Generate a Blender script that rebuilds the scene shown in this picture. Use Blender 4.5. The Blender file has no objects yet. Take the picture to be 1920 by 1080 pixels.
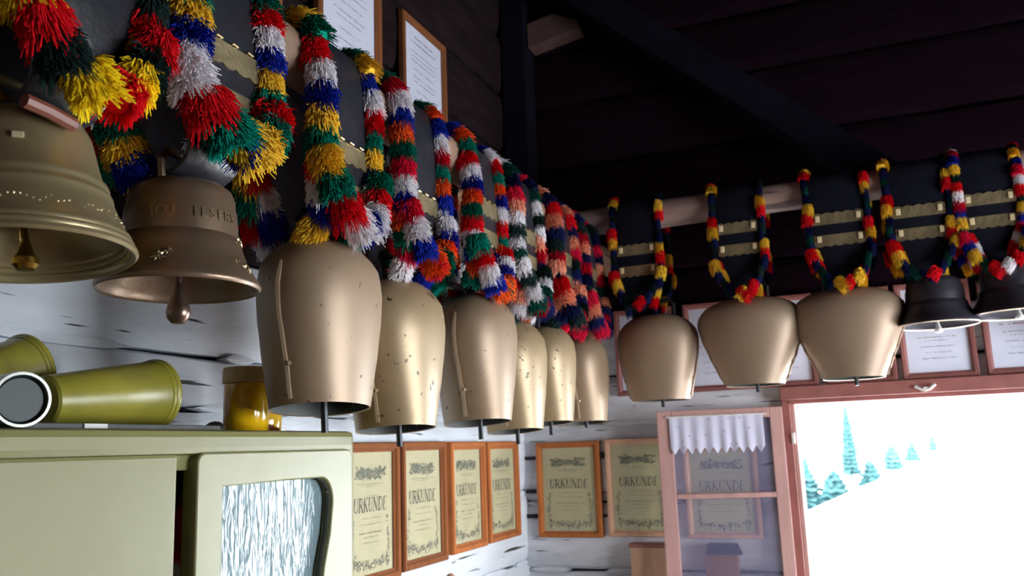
import bpy, bmesh, math, random
from mathutils import Vector, Matrix, noise as mnoise

C = bpy.context.scene.collection
PI = math.pi
random.seed(7)

# ------------------------------------------------------------------ camera, world, light, exposure
cam = bpy.data.cameras.new('camera')
co = bpy.data.objects.new('camera', cam); C.objects.link(co)
YAW, PITCH, ROLL = math.radians(21.73), math.radians(10.45), math.radians(-2.1)
fw = Vector((-math.sin(YAW)*math.cos(PITCH), math.cos(YAW)*math.cos(PITCH), math.sin(PITCH)))
rt0 = Vector((math.cos(YAW), math.sin(YAW), 0)); up0 = rt0.cross(fw)
rt = rt0*math.cos(ROLL) + up0*math.sin(ROLL); up = up0*math.cos(ROLL) - rt0*math.sin(ROLL)
co.matrix_world = Matrix((rt, up, -fw)).transposed().to_4x4()
cam.sensor_width = 36; cam.lens = 1640/1920*36; cam.clip_start = .02; cam.clip_end = 400
cam.dof.use_dof = True; cam.dof.focus_distance = 1.3; cam.dof.aperture_fstop = 8.0
bpy.context.scene.camera = co
sc = bpy.context.scene
sc.view_settings.view_transform = 'Standard'; sc.view_settings.look = 'None'
sc.view_settings.exposure = 0.0; sc.view_settings.gamma = 1.0
sc.view_settings.use_curve_mapping = False
w = bpy.data.worlds.new('world'); sc.world = w; w.use_nodes = True
bg = w.node_tree.nodes['Background']; bg.inputs[0].default_value = (0.93, 0.97, 1.0, 1); bg.inputs[1].default_value = 20.5
sc.cycles.use_denoising = True
sc.cycles.max_bounces = 10; sc.cycles.diffuse_bounces = 6; sc.cycles.transparent_max_bounces = 12
sc.cycles.sample_clamp_indirect = 6.0

def portal(name, loc, rot, sx, sy):
    l = bpy.data.lights.new(name, 'AREA'); l.shape = 'RECTANGLE'; l.size = sx; l.size_y = sy
    l.cycles.is_portal = True
    o = bpy.data.objects.new(name, l); C.objects.link(o); o.location = loc; o.rotation_euler = rot
portal('window_portal', (.36, 3.10, -.39), (-PI/2, 0, 0), 1.17, 1.0)      # light enters along -y
portal('fill_window_portal', (2.08, 1.65, -.20), (0, PI/2, 0), 1.1, 1.6)      # light enters along -x

# ------------------------------------------------------------------ materials
def lin(c):
    return tuple(((v/255)/12.92 if v/255 <= .04045 else ((v/255+.055)/1.055)**2.4) for v in c)

def mat(name, col, rough=.6, metal=0, var=None, bump=None, stretch=(1,1,1), spec=.5, coat=0, rnd=0, spots=None, tint=None):
    """principled material; var=(scale, amount) brightness noise, bump=(scale, strength), spots=(scale, threshold, colour)"""
    m = bpy.data.materials.new(name); m.use_nodes = True
    nt = m.node_tree; N = nt.nodes; L = nt.links
    p = N['Principled BSDF']
    rgb = (*lin(col), 1)
    p.inputs['Base Color'].default_value = rgb
    p.inputs['Roughness'].default_value = rough; p.inputs['Metallic'].default_value = metal
    p.inputs['Specular IOR Level'].default_value = spec
    p.inputs['Coat Weight'].default_value = coat; p.inputs['Coat Roughness'].default_value = .12
    tc = N.new('ShaderNodeTexCoord'); mp = N.new('ShaderNodeMapping'); mp.inputs['Scale'].default_value = stretch
    L.new(tc.outputs['Object'], mp.inputs['Vector'])
    cur = None
    def rgbnode(v):
        n = N.new('ShaderNodeRGB'); n.outputs[0].default_value = v; return n.outputs[0]
    cur = rgbnode(rgb)
    def mix(fac, a, b, blend='MIX'):
        n = N.new('ShaderNodeMix'); n.data_type = 'RGBA'; n.blend_type = blend
        if isinstance(fac, float): n.inputs[0].default_value = fac
        else: L.new(fac, n.inputs[0])
        L.new(a, n.inputs[6]); L.new(b, n.inputs[7]); return n.outputs[2]
    def noise(scale, detail=4, rough_=.55, vec=None):
        n = N.new('ShaderNodeTexNoise'); n.inputs['Scale'].default_value = scale; n.inputs['Detail'].default_value = detail
        n.inputs['Roughness'].default_value = rough_
        L.new(vec or mp.outputs[0], n.inputs['Vector']); return n.outputs['Fac']
    def ramp(f, a, b):
        n = N.new('ShaderNodeMapRange'); n.clamp = True
        n.inputs['From Min'].default_value = a; n.inputs['From Max'].default_value = b
        L.new(f, n.inputs['Value']); return n.outputs['Result']
    if var:
        f = ramp(noise(var[0]), .3, .7)
        lo = tuple(v*(1-var[1]) for v in lin(col)); hi = tuple(min(1, v*(1+var[1])) for v in lin(col))
        cur = mix(f, rgbnode((*lo, 1)), rgbnode((*hi, 1)))
    if tint:                                    # a second colour in large soft patches
        f = ramp(noise(tint[0], 3), tint[1], tint[1]+.18)
        cur = mix(f, cur, rgbnode((*lin(tint[2]), 1)))
    if rnd:
        oi = N.new('ShaderNodeObjectInfo'); h = N.new('ShaderNodeHueSaturation')
        r = N.new('ShaderNodeMapRange'); r.inputs['To Min'].default_value = 1-rnd; r.inputs['To Max'].default_value = 1+rnd
        L.new(oi.outputs['Random'], r.inputs['Value']); L.new(r.outputs['Result'], h.inputs['Value'])
        L.new(cur, h.inputs['Color']); cur = h.outputs['Color']
    for s in (spots or []):
        mp2 = N.new('ShaderNodeMapping'); mp2.inputs['Scale'].default_value = s[3] if len(s) > 3 else (1,1,1)
        L.new(tc.outputs['Object'], mp2.inputs['Vector'])
        f = ramp(noise(s[0], 2, .5, mp2.outputs[0]), s[1], s[1]+.03)
        cur = mix(f, cur, rgbnode((*lin(s[2]), 1)))
    L.new(cur, p.inputs['Base Color'])
    if bump:
        b = N.new('ShaderNodeBump'); b.inputs['Strength'].default_value = bump[1]; b.inputs['Distance'].default_value = .01
        L.new(noise(bump[0], 5), b.inputs['Height']); L.new(b.outputs[0], p.inputs['Normal'])
    return m

WH = (206, 213, 222)
M = {}
M['white_x'] = mat('whitewash_far', (206, 208, 216), .85, var=(5, .18), bump=(30, .3), stretch=(1, 1, 4),
                   spots=[(1.0, .66, (60, 58, 62), (5, 5, 70)), (7, .72, (120, 118, 120), (1, 1, 1.6))])
M['white_y'] = mat('whitewash_left', WH, .85, var=(5, .10), bump=(30, .3), stretch=(1, 1, 4),
                   spots=[(1.0, .67, (50, 48, 50), (4, 4, 75)), (7, .73, (125, 125, 125), (1, 1, 1.6))])
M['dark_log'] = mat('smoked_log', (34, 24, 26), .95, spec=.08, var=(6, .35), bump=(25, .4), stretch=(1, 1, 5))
M['dark_plank'] = mat('hazed_dark_plank', (24, 10, 21), .95, spec=.06, var=(6, .3), bump=(25, .3), stretch=(1, 1, 5), rnd=.12)  # purple lens haze mixed into the dark wood colour
M['dark_beam'] = mat('hazed_dark_beam', (19, 17, 29), .95, spec=.08, var=(8, .2), bump=(25, .3))  # bluish haze tint put into the dark beam colour
M['backing'] = mat('dark_backing', (28, 25, 27), .9)
M['pole'] = mat('peeled_pole_wood', (140, 112, 94), .6, var=(9, .3), bump=(30, .4), stretch=(1, .12, 1), spots=[(9, .64, (70, 52, 42), (3, .3, 3))])
M['pole_far'] = mat('peeled_pole_wood_far', (150, 126, 120), .6, var=(9, .3), bump=(30, .4), stretch=(.12, 1, 1), spots=[(9, .64, (96, 76, 72), (.3, 3, 3))])
M['oak'] = mat('frame_orange_wood', (168, 98, 50), 6, var=(40, .18), stretch=(1, 1, .15), rnd=.12)
M['brown'] = mat('frame_brown_wood', (124, 72, 36), 6, var=(40, .18), stretch=(1, 1, .15), rnd=.1)
M['pale'] = mat('frame_pale_wood', (206, 160, 132), .5, var=(40, .12), stretch=(1, 1, .15))
M['redwood'] = mat('window_red_wood', (138, 84, 80), .5, var=(20, .15), bump=(40, .15))
M['sashwood'] = mat('sash_wood', (178, 138, 134), .5, var=(25, .12), bump=(40, .15), stretch=(1, 1, .2))
M['boardwood'] = mat('pale_board', (192, 150, 122), .6, var=(12, .2), stretch=(2, 2, .3))
M['paper'] = mat('cream_paper', (184, 178, 142), .7, var=(14, .05))
M['paper_w'] = mat('white_paper', (222, 226, 246), .7, var=(14, .04))
M['ink'] = mat('green_grey_ink', (104, 108, 92), .8)
M['ink_dark'] = mat('heading_ink', (84, 84, 74), .8)
M['ink_soft'] = mat('soft_grey_ink', (140, 138, 116), .8)
M['ink_blue'] = mat('blue_grey_ink', (140, 146, 166), .8)
M['ink_red'] = mat('red_ink', (186, 110, 100), .8)
M['cream'] = mat('cream_paint', (108, 106, 60), .42, var=(6, .06), bump=(12, .08), tint=(3, .62, (102, 100, 55)))
M['cream_worn'] = mat('cream_paint_worn', (128, 128, 90), .4, var=(9, .09), bump=(12, .12), tint=(9, .6, (126, 116, 92)), spots=[(60, .76, (140, 118, 96))])
M['dark_edge'] = mat('dark_rebate', (60, 62, 52), .6)
M['interior'] = mat('cupboard_inside', (92, 88, 70), .8)
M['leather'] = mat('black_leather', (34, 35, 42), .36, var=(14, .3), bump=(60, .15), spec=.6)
M['leather_far'] = mat('black_leather_shaded', (13, 14, 28), .8, var=(14, .3), bump=(60, .15), spec=.15)  # darker leather copy, the far wall's shade put into its colour
M['brass_plate'] = mat('tarnished_brass', (140, 126, 96), .42, .55, var=(20, .3), bump=(60, .3))
M['staple'] = mat('bright_brass', (235, 215, 160), .22, 1.0)
M['horn'] = mat('pale_buckle', (214, 196, 156), .4)
M['iron'] = mat('dark_iron', (62, 64, 68), .45, .8, var=(30, .2))
specks = [(75, .715, (62, 48, 38)), (34, .74, (84, 66, 48)), (16, .73, (128, 106, 78))]
M['bell_a'] = mat('brassed_steel', (146, 125, 102), .44, .3, var=(5, .14), bump=(5, .12), spots=specks, rnd=.05)
M['bell_b'] = mat('brassed_steel_worn', (152, 132, 102), .40, .3, var=(7, .14), bump=(6, .12),
                  spots=[(70, .69, (66, 54, 38)), (36, .71, (84, 68, 46)), (16, .72, (132, 112, 78))], rnd=.05)
M['bell_far'] = mat('brassed_steel_far', (148, 126, 106), .46, .25, var=(5, .12), bump=(5, .1), spots=[(30, .76, (80, 60, 46))], rnd=.05)
M['bell_inside'] = mat('grey_bell_inside', (78, 82, 80), .6, .3, var=(12, .2))
M['cast'] = mat('cast_brass', (150, 136, 102), .34, .6, var=(9, .16), bump=(14, .06), tint=(5, .6, (122, 108, 84)), spots=[(24, .74, (96, 96, 62))])
M['cast_b'] = mat('cast_bronze', (124, 104, 86), .36, .65, var=(9, .2), bump=(40, .12), tint=(6, .6, (98, 96, 66)))
M['relief'] = mat('polished_relief', (146, 130, 102), .36, .75)
M['cast_dark'] = mat('dark_cast_bell', (58, 56, 66), .45, .5, var=(9, .2))
M['rim'] = mat('lit_rim', (214, 202, 186), .3, .6)  # white window light on the bell rims, painted as pale metal
M['clapper_brass'] = mat('clapper_brass', (176, 142, 64), .22, 1.0, var=(30, .2))
M['clapper_bronze'] = mat('clapper_bronze', (120, 100, 88), .3, .9, var=(30, .25))
M['copperwood'] = mat('red_brown_rod', (110, 58, 46), .45)
M['tag'] = mat('pale_cream_plate', (226, 214, 176), .35, .3)
M['olive'] = mat('olive_plastic', (136, 130, 48), .32, var=(10, .2), tint=(9, .6, (122, 114, 62)))
M['olive_in'] = mat('olive_plastic_dark', (150, 146, 44), .4, var=(10, .2))
M['silver'] = mat('silver_tin', (178, 182, 176), .28, .7)
M['darkcap'] = mat('dark_grey_end', (52, 64, 66), .45)
M['tray'] = mat('dark_grey_mat', (70, 72, 70), .55, var=(20, .3))
M['whitelabel'] = mat('white_label', (220, 224, 222), .5)
M['amber'] = mat('amber_glaze', (238, 184, 20), .12, var=(22, .25), tint=(14, .62, (206, 146, 14)), coat=.5)
M['amber_pat'] = mat('amber_glaze_patterned', (204, 160, 40), .15, spots=[(40, .56, (92, 44, 14))], coat=.5)
M['creamlid'] = mat('cream_lid', (206, 176, 112), .4)
M['black'] = mat('black_knob', (34, 34, 36), .4)
M['floorwood'] = mat('floor_boards', (112, 84, 70), .6, var=(6, .2), stretch=(1, 6, 1))
M['roomwood'] = mat('room_wood', (96, 70, 66), .8, var=(6, .25), stretch=(1, 1, 5))
M['snow'] = mat('snow', (242, 246, 250), .8)
M['tree'] = mat('hazy_conifer', (32, 72, 75), .9, var=(2, .15))  # bright outdoor haze put into the conifer colours
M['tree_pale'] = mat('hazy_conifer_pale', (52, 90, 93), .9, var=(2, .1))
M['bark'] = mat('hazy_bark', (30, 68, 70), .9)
M['endwood'] = mat('brown_timber', (92, 70, 66), .75, var=(12, .2))  # pale timber set to a darker brown
M['cloth'] = mat('white_cloth', (226, 220, 210), .9)
M['metalwhite'] = mat('white_metal', (232, 230, 226), .3, .3)

def wool(name, col):
    return mat('wool_'+name, col, .95, var=(120, .18), rnd=.07, spec=.1)
WOOL = dict(red=(212, 16, 30), crimson=(206, 22, 58), white=(236, 234, 242), blue=(22, 42, 150), navy=(24, 30, 78), teal=(0, 118, 98),
            dark=(30, 50, 48), yellow=(228, 186, 56), lemon=(240, 208, 30), orange=(230, 92, 34), peach=(230, 156, 128), bottle=(16, 72, 62))
for k, v in WOOL.items(): M['wool_'+k] = wool(k, v)

def glass_thin(name, haze, hazecol, ior=1.45):
    m = bpy.data.materials.new(name); m.use_nodes = True; nt = m.node_tree; N = nt.nodes; L = nt.links
    N.remove(N['Principled BSDF']); out = N['Material Output']
    tr = N.new('ShaderNodeBsdfTransparent'); gl = N.new('ShaderNodeBsdfGlossy'); gl.inputs['Roughness'].default_value = .03
    df = N.new('ShaderNodeBsdfDiffuse'); df.inputs[0].default_value = (*lin(hazecol), 1)
    fr = N.new('ShaderNodeFresnel'); fr.inputs[0].default_value = ior
    m1 = N.new('ShaderNodeMixShader'); m1.inputs[0].default_value = haze
    L.new(tr.outputs[0], m1.inputs[1]); L.new(df.outputs[0], m1.inputs[2])
    ge = N.new('ShaderNodeNewGeometry'); mu = N.new('ShaderNodeMath'); mu.operation = 'MULTIPLY'; iv = N.new('ShaderNodeMath'); iv.operation = 'SUBTRACT'
    iv.inputs[0].default_value = 1; L.new(ge.outputs['Backfacing'], iv.inputs[1]); L.new(fr.outputs[0], mu.inputs[0]); L.new(iv.outputs[0], mu.inputs[1])
    m2 = N.new('ShaderNodeMixShader'); L.new(mu.outputs[0], m2.inputs[0]); L.new(m1.outputs[0], m2.inputs[1]); L.new(gl.outputs[0], m2.inputs[2])
    L.new(m2.outputs[0], out.inputs[0]); return m
M['pane'] = glass_thin('frame_glass', .02, (200, 200, 200), 1.3)
M['sashpane'] = glass_thin('sash_glass', .17, (150, 150, 190))

def ribbed_glass():
    m = bpy.data.materials.new('rippled_glass'); m.use_nodes = True; nt = m.node_tree; N = nt.nodes; L = nt.links
    p = N['Principled BSDF']; p.inputs['Base Color'].default_value = (*lin((112, 132, 138)), 1)
    p.inputs['Roughness'].default_value = .10; p.inputs['IOR'].default_value = 1.42
    p.inputs['Coat Weight'].default_value = 0; p.inputs['Coat Roughness'].default_value = .08; p.inputs['Coat IOR'].default_value = 1.5
    tc = N.new('ShaderNodeTexCoord'); mp = N.new('ShaderNodeMapping'); mp.inputs['Scale'].default_value = (1, 1, .24)
    L.new(tc.outputs['Object'], mp.inputs[0])
    nz = N.new('ShaderNodeTexNoise'); nz.inputs['Scale'].default_value = 70; nz.inputs['Detail'].default_value = 2; nz.inputs['Distortion'].default_value = .6
    L.new(mp.outputs[0], nz.inputs['Vector'])
    b = N.new('ShaderNodeBump'); b.inputs['Strength'].default_value = .6; b.inputs['Distance'].default_value = .007
    L.new(nz.outputs['Fac'], b.inputs['Height']); L.new(b.outputs[0], p.inputs['Normal']); L.new(b.outputs[0], p.inputs['Coat Normal'])
    return m
M['ripple'] = ribbed_glass()

def lace_mat():
    m = bpy.data.materials.new('white_lace'); m.use_nodes = True; nt = m.node_tree; N = nt.nodes; L = nt.links
    N.remove(N['Principled BSDF']); out = N['Material Output']
    df = N.new('ShaderNodeBsdfDiffuse'); tl = N.new('ShaderNodeBsdfTranslucent'); tr = N.new('ShaderNodeBsdfTransparent')
    for n in (df, tl): n.inputs[0].default_value = (*lin((226, 226, 244)), 1)
    a = N.new('ShaderNodeMixShader'); a.inputs[0].default_value = .35; L.new(df.outputs[0], a.inputs[1]); L.new(tl.outputs[0], a.inputs[2])
    tc = N.new('ShaderNodeTexCoord'); v = N.new('ShaderNodeTexVoronoi'); v.inputs['Scale'].default_value = 42
    L.new(tc.outputs['Object'], v.inputs['Vector'])
    r = N.new('ShaderNodeMapRange'); r.inputs['From Min'].default_value = .10; r.inputs['From Max'].default_value = .2
    r.inputs['To Min'].default_value = .55; r.inputs['To Max'].default_value = 0.04
    L.new(v.outputs['Distance'], r.inputs['Value'])
    b = N.new('ShaderNodeMixShader'); L.new(r.outputs['Result'], b.inputs[0]); L.new(a.outputs[0], b.inputs[1]); L.new(tr.outputs[0], b.inputs[2])
    L.new(b.outputs[0], out.inputs[0]); return m
M['lace'] = lace_mat()

# ------------------------------------------------------------------ builders
class MB:
    def __init__(s): s.v = []; s.f = []; s.mi = []
    def add(s, vs, fs, mi=0):
        o = len(s.v); s.v += [tuple(v) for v in vs]; s.f += [tuple(i+o for i in f) for f in fs]; s.mi += [mi]*len(fs)
    def box(s, x0, x1, y0, y1, z0, z1, bev=0):
        if bev <= 0:
            vs = [(x, y, z) for x in (x0, x1) for y in (y0, y1) for z in (z0, z1)]
            s.add(vs, [(0,1,3,2), (4,6,7,5), (0,4,5,1), (2,3,7,6), (0,2,6,4), (1,5,7,3)]); return
        bm = bmesh.new(); bmesh.ops.create_cube(bm, size=1)
        for v in bm.verts:
            v.co = Vector(((x0+x1)/2+v.co.x*(x1-x0), (y0+y1)/2+v.co.y*(y1-y0), (z0+z1)/2+v.co.z*(z1-z0)))
        bmesh.ops.bevel(bm, geom=bm.edges[:], offset=min(bev, .45*min(abs(x1-x0), abs(y1-y0), abs(z1-z0))), segments=2, affect='EDGES', profile=.6)
        bm.verts.index_update(); s.add([v.co[:] for v in bm.verts], [[v.index for v in f.verts] for f in bm.faces]); bm.free()
    def tube(s, pts, rad, n=8, cap=True, squash=None):
        pts = [Vector(p) for p in pts]; vs = []; fs = []
        rads = rad if isinstance(rad, (list, tuple)) else [rad]*len(pts)
        for i, p in enumerate(pts):
            t = (pts[min(i+1, len(pts)-1)]-pts[max(i-1, 0)]).normalized()
            ref = Vector((0, 0, 1)) if abs(t.z) < .9 else Vector((1, 0, 0))
            a = t.cross(ref).normalized(); b = t.cross(a)
            for k in range(n):
                th = 2*PI*k/n
                vs.append(p+a*math.cos(th)*rads[i]+b*math.sin(th)*rads[i]*(squash or 1))
        for i in range(len(pts)-1):
            for k in range(n): fs.append((i*n+k, i*n+(k+1) % n, (i+1)*n+(k+1) % n, (i+1)*n+k))
        if cap: fs.append(tuple(range(n))); fs.append(tuple((len(pts)-1)*n+k for k in reversed(range(n))))
        s.add(vs, fs)
    def lathe(s, prof, n=32, mtx=None, mis=None):
        vs = []; fs = []
        for r, z in prof:
            for k in range(n):
                v = Vector((r*math.cos(2*PI*k/n), r*math.sin(2*PI*k/n), z)); vs.append(mtx @ v if mtx else v)
        m = len(prof)
        for i in range(m-1):
            for k in range(n): fs.append((i*n+k, i*n+(k+1) % n, (i+1)*n+(k+1) % n, (i+1)*n+k))
        s.add(vs, fs)
        if mis:
            base = len(s.mi)-len(fs)
            for i in range(m-1):
                for k in range(n): s.mi[base+i*n+k] = mis[i]
    def rings(s, rings, close_u=True, cap0=False, cap1=False):
        n = len(rings[0]); vs = [v for r in rings for v in r]; fs = []
        for i in range(len(rings)-1):
            for k in range(n if close_u else n-1): fs.append((i*n+k, i*n+(k+1) % n, (i+1)*n+(k+1) % n, (i+1)*n+k))
        if cap0: fs.append(tuple(reversed(range(n))))
        if cap1: fs.append(tuple((len(rings)-1)*n+k for k in range(n)))
        s.add(vs, fs)
    def mesh(s, name, mats, smooth=False, angle=None):
        me = bpy.data.meshes.new(name); me.from_pydata(s.v, [], s.f)
        for m in (mats if isinstance(mats, (list, tuple)) else [mats]): me.materials.append(m)
        if any(s.mi): me.polygons.foreach_set('material_index', s.mi)
        bm = bmesh.new(); bm.from_mesh(me); bmesh.ops.recalc_face_normals(bm, faces=bm.faces[:])
        if smooth:
            for f in bm.faces: f.smooth = True
            if angle:
                for e in bm.edges:
                    if len(e.link_faces) == 2 and e.calc_face_angle(0) > angle: e.smooth = False
        bm.to_mesh(me); bm.free(); me.update(); return me
    def build(s, name, mats, parent=None, smooth=False, angle=math.radians(38), loc=None, rot=None):
        return link(name, s.mesh(name, mats, smooth, angle), parent, loc, rot)

def link(name, me, parent=None, loc=None, rot=None, mtx=None):
    o = bpy.data.objects.new(name, me); C.objects.link(o)
    if parent: o.parent = parent
    if mtx is not None: o.matrix_local = mtx
    if loc: o.location = loc
    if rot: o.rotation_euler = rot
    return o
def empty(name, loc=(0,0,0), rotz=0, rot=None, parent=None):
    o = bpy.data.objects.new(name, None); C.objects.link(o); o.location = loc
    o.rotation_euler = rot or (0, 0, rotz); o.empty_display_size = .02
    if parent: o.parent = parent
    return o
def tag(o, label=None, cat=None, group=None, kind=None):
    if label: o['label'] = label
    if cat: o['category'] = cat
    if group: o['group'] = group
    if kind: o['kind'] = kind
    return o
def box(name, mat_, x0, x1, y0, y1, z0, z1, parent=None, bev=0):
    b = MB(); b.box(x0, x1, y0, y1, z0, z1, bev); return b.build(name, mat_, parent, smooth=False)

# ------------------------------------------------------------------ the room
W, D = -1.169, 3.0
FLOOR, CEIL, XR, YB = -1.55, 2.4, 2.05, -1.5
tag(box('floor', M['floorwood'], W-.12, XR, YB, D, FLOOR-.05, FLOOR), kind='structure')
tag(box('ceiling', M['dark_plank'], W-.14, XR+.1, YB-.1, D+.14, CEIL, CEIL+.05), kind='structure')
tag(box('wall_back', M['roomwood'], W-.12, XR+.1, YB-.1, YB, FLOOR, CEIL), kind='structure')
# right wall with a second window opening, added out of the frame for fill daylight
b = MB(); y0, y1, z0, z1 = .85, 2.45, -.75, .35
b.box(XR, XR+.1, YB, y0, FLOOR, CEIL); b.box(XR, XR+.1, y1, D, FLOOR, CEIL)
b.box(XR, XR+.1, y0, y1, FLOOR, z0); b.box(XR, XR+.1, y0, y1, z1, CEIL)
tag(b.build('wall_right', M['roomwood']), kind='structure')
b = MB()
b.box(XR-.02, XR+.02, y0-.05, y0, z0-.05, z1+.05); b.box(XR-.02, XR+.02, y1, y1+.05, z0-.05, z1+.05)
b.box(XR-.02, XR+.02, y0, y1, z1, z1+.05); b.box(XR-.02, XR+.02, y0, y1, z0-.05, z0)
tag(b.build('fill_window', M['redwood']), kind='structure')

def log_mesh(axis, a0, a1, z0, z1, front, seed, depth=.1, sag=.006):
    """one hewn log: a long box with an uneven, slightly rounded face"""
    n = max(2, int((a1-a0)/.07)); prof = [(0, 0), (.02, .12), (.5, .3), (.9, .5), (.97, .85), (1, 1)]
    prof = [(-depth, 0.0), (-.016, 0.0), (-.005, .05), (0, .2), (.002, .5), (0, .8), (-.005, .95), (-.016, 1.0), (-depth, 1.0)]
    rings = []
    for i in range(n+1):
        a = a0+(a1-a0)*i/n; r = []
        for d, t in prof:
            z = z0+(z1-z0)*t
            nz = mnoise.noise(Vector((a*3.1, z*7, seed*3.7)))
            ez = mnoise.noise(Vector((a*5.3, seed*9.1+t*4, 1.3)))*.007 if t < .1 or t > .9 else 0
            dd = d+(nz*sag if d > -.05 else 0)
            r.append((front+dd, a, z+ez) if axis == 'y' else (a, front-dd, z+ez))
        rings.append(r)
    b = MB(); b.rings(rings, True, True, True); return b

# left wall: whitewashed hewn logs below, smoked logs above
wl = tag(box('wall_left', M['backing'], W-.13, W-.04, YB, D, FLOOR, CEIL), kind='structure')
zs = [FLOOR, -1.22, -.93, -.66, -.392, -.155, .098, .196, .405]
for i in range(len(zs)-1):
    log_mesh('y', YB, D+.02, zs[i]+.004, zs[i+1]-.004, W, i).build('log', M['white_y'], wl, True)
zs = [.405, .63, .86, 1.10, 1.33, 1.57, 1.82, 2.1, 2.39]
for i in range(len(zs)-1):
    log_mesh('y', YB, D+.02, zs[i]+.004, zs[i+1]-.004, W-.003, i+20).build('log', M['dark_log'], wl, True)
def chinking(axis, a0, a1, z, front, seed, fill, parent, m):
    rnd = random.Random(seed); a = a0
    while a < a1:
        ln = rnd.uniform(.08, .30); gap = rnd.uniform(.05, .22)*(1-fill)*2
        e = min(a+ln, a1); zj = z+rnd.uniform(-.003, .003); n = 6; rings = []
        for i in range(n+1):
            q = i/n; hh = .0085*(math.sin(PI*min(1, max(.0, q)))**.35)+.0005; p = a+(e-a)*q; ring = []
            for d, zz in ((-.03, -hh), (-.004, -hh), (-.002, 0), (-.004, hh), (-.03, hh)):
                ring.append((front+d, p, zj+zz) if axis == 'y' else (p, front-d, zj+zz))
            rings.append(ring)
        b = MB(); b.rings(rings, True, True, True); b.build('chinking', m, parent, True)
        a = e+gap
for z, fl, sd in ((-.392, .35, 1), (-.155, .6, 2), (.098, .75, 3), (.196, .30, 5)):
    chinking('y', .4, D, z, W, sd, fl, wl, M['white_y'])
# far wall with the window opening
OX0, OX1, OZ0, OZ1 = -.222, .95, -.90, .112
b = MB()
b.box(W-.1, OX0, D+.04, D+.13, FLOOR, OZ1); b.box(OX1, XR+.1, D+.04, D+.13, FLOOR, OZ1)
b.box(OX0, OX1, D+.04, D+.13, FLOOR, OZ0); b.box(W-.1, XR+.1, D+.04, D+.13, OZ1, CEIL)
wf = tag(b.build('wall_far', M['backing']), kind='structure')
zs = [FLOOR, -1.2, -.93, -.68, -.42, -.19, .078, .245, .41]
for i in range(len(zs)-1):
    if zs[i+1] > .1: spans = [(W-.02, XR)]
    elif zs[i] < OZ0-.05: spans = [(W-.02, XR)]
    else: spans = [(W-.02, OX0-.01), (OX1+.01, XR)]
    for s in spans: 
        z1_ = zs[i+1]-.004
        z0_ = zs[i]+.004
        if spans[0][1] == XR and z0_ < .112 < z1_:
            log_mesh('x', s[0], OX0-.01, z0_, z1_, D, i+40).build('log', M['white_x'], wf, True)
            log_mesh('x', OX0-.01, s[1], .135, z1_, D, i+41).build('log', M['white_x'], wf, True)
        else:
            log_mesh('x', s[0], s[1], z0_, z1_, D, i+40).build('log', M['white_x'], wf, True)
for z, fl, sd in ((-.42, .15, 7), (-.19, .55, 8), (.078, .5, 9)):
    chinking('x', W, OX0-.02, z, D, sd, fl, wf, M['white_x'])
for x0_, x1_, z_, h_ in ((-1.166, -1.126, -.034, .012), (-1.166, -1.130, -.150, .014), (-1.166, -1.126, -.236, .014), (-.892, -.872, -.032, .022), (-.888, -.872, -.236, .010)):
    b = MB(); b.box(x0_, x1_, D-.012, D-.001, z_-h_/2, z_+h_/2, .003); b.build('dark_wedge', M['backing'], wf)
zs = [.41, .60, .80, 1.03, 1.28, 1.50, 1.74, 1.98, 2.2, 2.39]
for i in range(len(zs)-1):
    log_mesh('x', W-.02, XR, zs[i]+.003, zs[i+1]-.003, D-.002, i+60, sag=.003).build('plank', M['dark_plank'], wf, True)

# dark timbers of the upper corner and gable
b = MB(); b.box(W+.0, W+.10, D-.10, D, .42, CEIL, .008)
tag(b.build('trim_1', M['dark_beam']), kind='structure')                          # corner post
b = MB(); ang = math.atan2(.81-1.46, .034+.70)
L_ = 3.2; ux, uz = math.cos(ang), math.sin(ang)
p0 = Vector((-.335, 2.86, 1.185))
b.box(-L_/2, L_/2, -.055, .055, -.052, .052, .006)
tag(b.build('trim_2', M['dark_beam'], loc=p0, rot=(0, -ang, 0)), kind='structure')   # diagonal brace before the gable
b = MB(); zz = 1.545
zz = 1.50; pts = [(-1.062, zz), (-.862, zz+.035), (-.866, zz+.07), (-.96, zz+.115), (-1.062, zz+.095)]
b.add([(x, D-.08, z) for x, z in pts]+[(x, D, z) for x, z in pts], [(4,3,2,1,0), (5,6,7,8,9)]+[(i, (i+1) % 5, 5+(i+1) % 5, 5+i) for i in range(5)])
tag(b.build('trim_3', M['endwood']), kind='structure')                          # sawn end of a roof timber
b = MB(); b.box(W, W+.022, 2.415, 2.485, .42, .98, .004)
tag(b.build('trim_4', M['boardwood']), kind='structure')                          # upright board behind the collars

# window surround
win = tag(empty('window_1', (.364, D, -.4)), kind='structure')
def wpart(name, m, x0, x1, y0, y1, z0, z1, bev=.003):
    bb = MB(); bb.box(x0-.364, x1-.364, y0-D, y1-D, z0+.4, z1+.4, bev); return bb.build(name, m, win)
wpart('head_casing', M['redwood'], -.262, 1.02, D-.048, D+.02, .124, .166)
wpart('head_frame', M['redwood'], -.245, 1.0, D-.03, D+.1, .110, .124)
wpart('jamb', M['redwood'], -.262, -.236, D-.030, D+.1, -.95, .124)
wpart('jamb', M['sashwood'], -.236, -.222, D-.018, D+.1, -.95, .112)
wpart('jamb', M['redwood'], .95, 1.0, D-.03, D+.1, -.95, .112)
wpart('sill', M['redwood'], -.262, 1.02, D-.07, D+.1, -.97, -.90)
wpart('hinge', M['metalwhite'], -.239, -.229, D-.036, D-.02, -.014, .020, .003)
bb = MB(); bb.tube([(-.227, -.054, .545), (-.205, -.062, .532), (-.19, -.064, .534), (-.172, -.054, .548)], .005, 6)
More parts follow.
